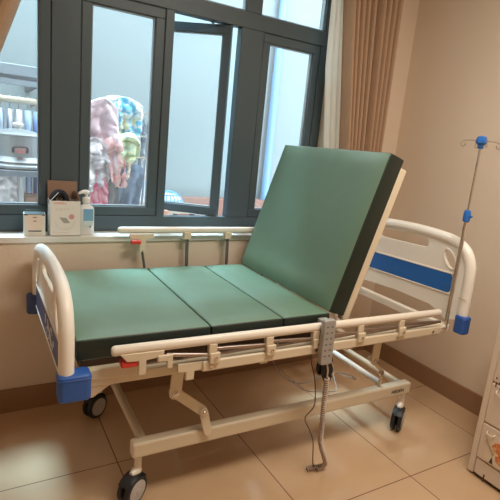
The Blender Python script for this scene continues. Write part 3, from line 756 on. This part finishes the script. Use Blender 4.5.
for i in range(len(cp)-1):
    p, q_ = cp[i], cp[i+1]; t = (q_-p); ln = t.length; t.normalize()
    e1 = Vector((0, 1, 0)); e1 = (e1-t*e1.dot(t)).normalized(); e2 = t.cross(e1)
    nst = max(1, int(ln/.0011))
    for k in range(nst):
        pos = p.lerp(q_, k/nst); a += 2*PI*(ln/nst)/.0105
        hx.append(tuple(pos+(e1*math.cos(a)+e2*math.sin(a))*.0095))
MB().tube(hx, .0036, 5).obj('coiled_cord', 'cord', hc_)
MB().tube([tuple(p) for p in cp], .0050, 8).obj('cord_core', 'wire', hc_)

# ------------------------------------------------------------------ things on the sill
Z = SZ
sb = empty('small_carton', (-2.333, .045, Z), math.radians(-3), label='small white carton with a dark top, leftmost on the window sill', cat='box')
wh_c = mat('carton_white', (.72, .70, .62), .55, var=.05, vscale=25); teal = mat('carton_teal', (.05, .08, .075), .5)
box('carton_body', (-.048, -.030, 0), (.048, .040, .108), wh_c, sb, .002)
MB().box((-.044, -.026, .1085), (.044, .036, .1105)).obj('dark_lid', teal, sb, .0006)
MB().box((-.040, .037, .100), (.040, .040, .119)).obj('open_flap', mat('flap_teal', (.10, .14, .13), .5), sb, .001)
box('label_panel', (-.030, -.0308, .030), (.034, -.030, .104), mat('label_peach', (.80, .66, .54), .5), sb, 0)
MB().box((-.046, -.0306, .101), (.046, -.0300, .108)).box((-.008, -.0316, .090), (.010, -.0309, .0935)).box((-.006, -.0316, .072), (.008, -.0309, .0755)).box((-.028, -.0312, .022), (.030, -.0305, .027)).obj('dark_print', 'dk', sb)

bb = empty('open_box', (-2.195, .055, Z), math.radians(0), label='white cardboard box with red lettering and raised brown flap, open, on the window sill', cat='box')
card = mat('box_white', (.80, .76, .70), .5); brown = mat('box_inside', (.30, .19, .13), .8)
w_, d_, h_, t_ = .070, .050, .176, .003
mb = MB().box((-w_, -d_, 0), (w_, -d_+t_, h_)).box((-w_, d_-t_, 0), (w_, d_, h_)).box((-w_, -d_+t_, 0), (-w_+t_, d_-t_, h_)).box((w_-t_, -d_+t_, 0), (w_, d_-t_, h_)).box((-w_, -d_, 0), (w_, d_, t_))
mb.obj('box_body', card, bb)
MB().prism([(d_-.002, h_), (d_+.001, h_), (d_+.013, h_+.088), (d_+.010, h_+.088)], (-w_, w_), lambda a, b, w: (w, a, b)).obj('rear_flap', brown, bb)
MB().prism([(w_, h_), (w_-.003, h_), (w_-.017, h_+.045), (w_-.014, h_+.045)], (-d_+.004, d_-.004), lambda a, b, w: (a, w, b)).obj('side_flap', brown, bb)
MB().prism([(-w_, h_), (-w_+.003, h_), (-w_+.038, h_+.040), (-w_+.035, h_+.040)], (-d_+.004, -d_+.010), lambda a, b, w: (a, w, b)).obj('side_flap', card, bb)
redp = mat('red_print', (.70, .08, .05), .5); greyp = mat('grey_print', (.40, .37, .34), .5); pinkp = mat('pink_print', (.62, .30, .30), .5); pale = mat('pale_print', (.68, .63, .58), .5)
fz = -d_-.0004
link('red_lettering', text_mesh('OMRON', .0145, lambda x, y, z: Vector((-.055+x, fz-z, .160+y)), .0003), redp, bb, smooth=False)
link('pale_lettering', text_mesh('HEM', .020, lambda x, y, z: Vector((-.048+x*1.6, fz-z, .128+y)), .0003), pale, bb, smooth=False)
MB().prism([(-.030, .095), (.004, .092), (.022, .066), (-.008, .066)], (fz-.0006, fz), lambda a, b, w: (a, w, b)).obj('device_picture', greyp, bb)
MB().lathe([(.013, -.0002), (.013, .0006)], (.028, fz, .098), (0, -1, 0), 20).obj('pink_disc', pinkp, bb)
MB().tube([(-.001+.044*math.cos(a), fz, .072+.038*math.sin(a)) for a in [math.radians(q) for q in range(175, 370, 12)]], .0012, 5).obj('pale_arc', pale, bb)
MB().box((-.058, fz-.0004, .018), (-.050, fz, .024)).box((-.046, fz-.0004, .018), (.01, fz, .020)).obj('small_print', pale, bb)
cf = MB().tube([(-.022+.034*math.cos(a), .005+.006*math.sin(2*a), .165+.046*math.sin(a)) for a in [2*PI*i/22 for i in range(22)]], .016, 10, sx=1.4, closed=True).obj('pressure_cuff', mat('navy_cloth', (.012, .014, .022), .8))
cf.location = (-2.195, .055, Z); tag(cf, 'dark rolled blood pressure cuff sticking out of the open white box', 'cuff')

pb2 = empty('pump_bottle', (-2.088, .055, Z), label='translucent white pump bottle with a blue label, rightmost on the window sill', cat='bottle'); pb2.scale = (1.1, 1.1, 1.06)
btm = mat('bottle_plastic', (.80, .80, .79), .3, alpha=.9)
bm_ = MB(); prof = [(.0, .90), (.004, 1), (.10, 1), (.125, .97), (.138, .80), (.146, .45), (.150, .38), (.156, .38)]
n1 = 28; vs = []
for z, k in prof:
    for j in range(n1):
        a = 2*PI*j/n1; ex = .6
        cx_ = abs(math.cos(a))**ex*math.copysign(1, math.cos(a)); sy_ = abs(math.sin(a))**ex*math.copysign(1, math.sin(a))
        vs.append((.036*k*cx_, .026*k*sy_, z))
fs = [(i*n1+j, i*n1+(j+1) % n1, (i+1)*n1+(j+1) % n1, (i+1)*n1+j) for i in range(len(prof)-1) for j in range(n1)]+[tuple(reversed(range(n1))), tuple(range((len(prof)-1)*n1, len(prof)*n1))]
bm_.add(vs, fs).obj('bottle_body', btm, pb2)
MB().lathe([(.016, .155), (.017, .158), (.017, .178), (.012, .182), (.007, .184), (.007, .200)], (0, 0, 0), n=20).obj('collar', 'white', pb2)
MB().tube([(.012, 0, .203), (.0, 0, .206), (-.016, -.004, .207), (-.030, -.008, .203), (-.034, -.010, .197)], [.008, .012, .010, .006, .005], 12).obj('pump_head', 'white', pb2)
lbm = mat('label_blue', (.20, .42, .62), .5); 
box('label', (-.016, -.0272, .055), (.028, -.0255, .128), lbm, pb2, .001)
box('label_footer', (-.016, -.0276, .048), (.028, -.0258, .070), mat('label_pale', (.62, .72, .76), .5), pb2, .001)
box('small_print', (.012, -.0276, .036), (.017, -.0262, .046), 'greydk', pb2, 0)

# ------------------------------------------------------------------ chest of drawers (right edge)
CX = -.54
ch = empty('chest_of_drawers', (CX, -1.287, 0), label='cream chest of drawers at the right edge, against the right wall', cat='chest')
D_, WD = .52, .62
mb = MB().box((.012, -WD, .018), (D_, 0, 1.02))
mb.obj('carcass', 'chest', ch, .006)
box('top_board', (-.006, -WD-.008, 1.02), (D_+.004, .008, 1.045), 'chest', ch, .006)
box('plinth', (.02, -WD+.004, 0), (D_-.01, -.004, .018), 'seam', ch, 0)
box('corner_post', (.003, -.030, .012), (.014, 0, 1.02), 'chest', ch, .003)
box('bottom_rail', (.002, -WD, .020), (.013, -.036, .098), 'chest', ch, .003)
box('plinth_notch', (.0, -.090, .004), (.012, -.084, .040), 'seam', ch, 0)
zs = [(.105, .285), (.292, .49), (.497, .705), (.712, .90), (.907, 1.01)]
for i, (a, b) in enumerate(zs):
    dr = box('drawer', (-.002, -WD+.01, a), (.014, -.032, b), 'chest', ch, .005, seg=3)
    zc = (a+b)/2
    MB().tube(smooth_path([(-.002, -.062, b-.026), (-.012, -.064, b-.034), (-.014, -.080, b-.038), (-.012, -.096, b-.034), (-.002, -.098, b-.026)], 4), .0028, 8).obj('handle', 'chest', dr)
    if i in (0, 1, 2):
        MB().lathe([(.009, 0), (.009, .003), (.004, .004)], (-.004, -.20, b-.05), (-1, 0, 0), 14).obj('keyhole', 'seam', dr)
    if i == 2:
        mk = MB()
        for y, z, hh in ((-.046, .560-.04, .010), (-.049, .530-.04, .026), (-.064, .545-.04, .007), (-.071, .520-.04, .012)):
            mk.box((-.0048, y-.006, z-hh/2), (-.0042, y, z+hh/2))
        mk.obj('dark_mark', mat('mark_dark', (.16, .05, .03), .6), dr)
    if i == 0:
        st_m = mat('sticker_white', (.78, .66, .50), .45)
        box('sticker', (-.0052, -.26, .115), (-.0040, -.070, .262), st_m, dr, 0)
        fo_ = MB().prism([(-.095, .20), (-.11, .225), (-.14, .235), (-.24, .24), (-.25, .13), (-.16, .125), (-.125, .14), (-.12, .165)], (-.0060, -.0050), lambda a, b, w: (w, a, b)).obj('orange_picture', cloth_mat('orange_picture', [(.70, .18, .05), (.82, .36, .12), (.60, .10, .03), (.85, .62, .30)], 22, .4), dr)
        MB().prism([(-.060, .215), (-.068, .222), (-.115, .165), (-.108, .158)], (-.0075, -.0060), lambda a, b, w: (w, a, b)).obj('silver_spoon_picture', 'steel', dr)
        MB().prism([(-.098, .118), (-.116, .118), (-.107, .150)], (-.0075, -.0060), lambda a, b, w: (w, a, b)).obj('dark_patch', 'dk', dr)

# ------------------------------------------------------------------ added fill lamp (unseen, on the ceiling, brightens the room)
LX, LY = -1.2, -1.85
lp_ = empty('fill_lamp', (LX, LY, H-.06), label='added fill lamp, flat white rectangle on the ceiling, outside the picture', cat='lamp')
MB().box((-.62, -.32, .0), (.62, .32, .06)).obj('fill_lamp_body', 'white', lp_, .006)

# ------------------------------------------------------------------ light
FILL_LAMP, SKY, SUN = 25, 4.4, 4.2
def area(name, loc, rot, sx, sy, e, col, portal=False):
    l = bpy.data.lights.new(name, 'AREA'); l.shape = 'RECTANGLE'; l.size = sx; l.size_y = sy; l.energy = e; l.color = col
    l.cycles.is_portal = portal
    o = bpy.data.objects.new(name, l); COL.objects.link(o); o.location = loc; o.rotation_euler = rot; return o
area('window_portal', (-1.9, .21, 1.78), (math.radians(-90), 0, 0), 2.6, 1.7, 1, (1, 1, 1), True)
area('shaft_portal', (-1.8, 1.05, 3.45), (0, 0, 0), 6.9, 1.7, 1, (1, 1, 1), True)
area('fill_lamp_light', (LX, LY, H-.07), (0, 0, 0), 1.2, .6, FILL_LAMP, (1, .92, .81))  # light of the added fill lamp
sl = bpy.data.lights.new('sky_opening_light', 'SUN'); sl.energy = SUN; sl.color = (.44, .76, 1.0); sl.angle = math.radians(12)
so_ = bpy.data.objects.new('sky_opening_light', sl); COL.objects.link(so_)
so_.rotation_euler = Vector((.14, -1, -2.4)).to_track_quat('-Z', 'Y').to_euler()
wd = bpy.data.worlds.new('World'); S.world = wd; wd.use_nodes = True
bg = wd.node_tree.nodes['Background']; bg.inputs['Color'].default_value = (.80, .93, 1, 1); bg.inputs['Strength'].default_value = SKY

# ------------------------------------------------------------------ camera
cam = bpy.data.cameras.new('camera'); co = bpy.data.objects.new('camera', cam); COL.objects.link(co); S.camera = co
cam.sensor_width = 36; cam.lens = 469.9*36/500; cam.clip_start = .05
p, yw, r = math.radians(-12.284), math.radians(30.862), math.radians(5.575)
F = Vector((math.sin(yw)*math.cos(p), math.cos(yw)*math.cos(p), math.sin(p)))
R = Vector((math.cos(yw), -math.sin(yw), 0)); U = R.cross(F)
R2 = R*math.cos(r)+U*math.sin(r); U2 = -R*math.sin(r)+U*math.cos(r)
co.matrix_world = Matrix(((R2.x, U2.x, -F.x, -2.5768), (R2.y, U2.y, -F.y, -2.4425), (R2.z, U2.z, -F.z, 1.4371), (0, 0, 0, 1)))

S.view_settings.view_transform = 'Standard'; S.view_settings.look = 'None'; S.view_settings.gamma = 1
S.view_settings.use_curve_mapping = False; S.view_settings.exposure = 1.0
S.cycles.max_bounces = 10; S.cycles.diffuse_bounces = 6; S.cycles.use_denoising = True; S.cycles.transparent_max_bounces = 12
S.cycles.sample_clamp_indirect = 6
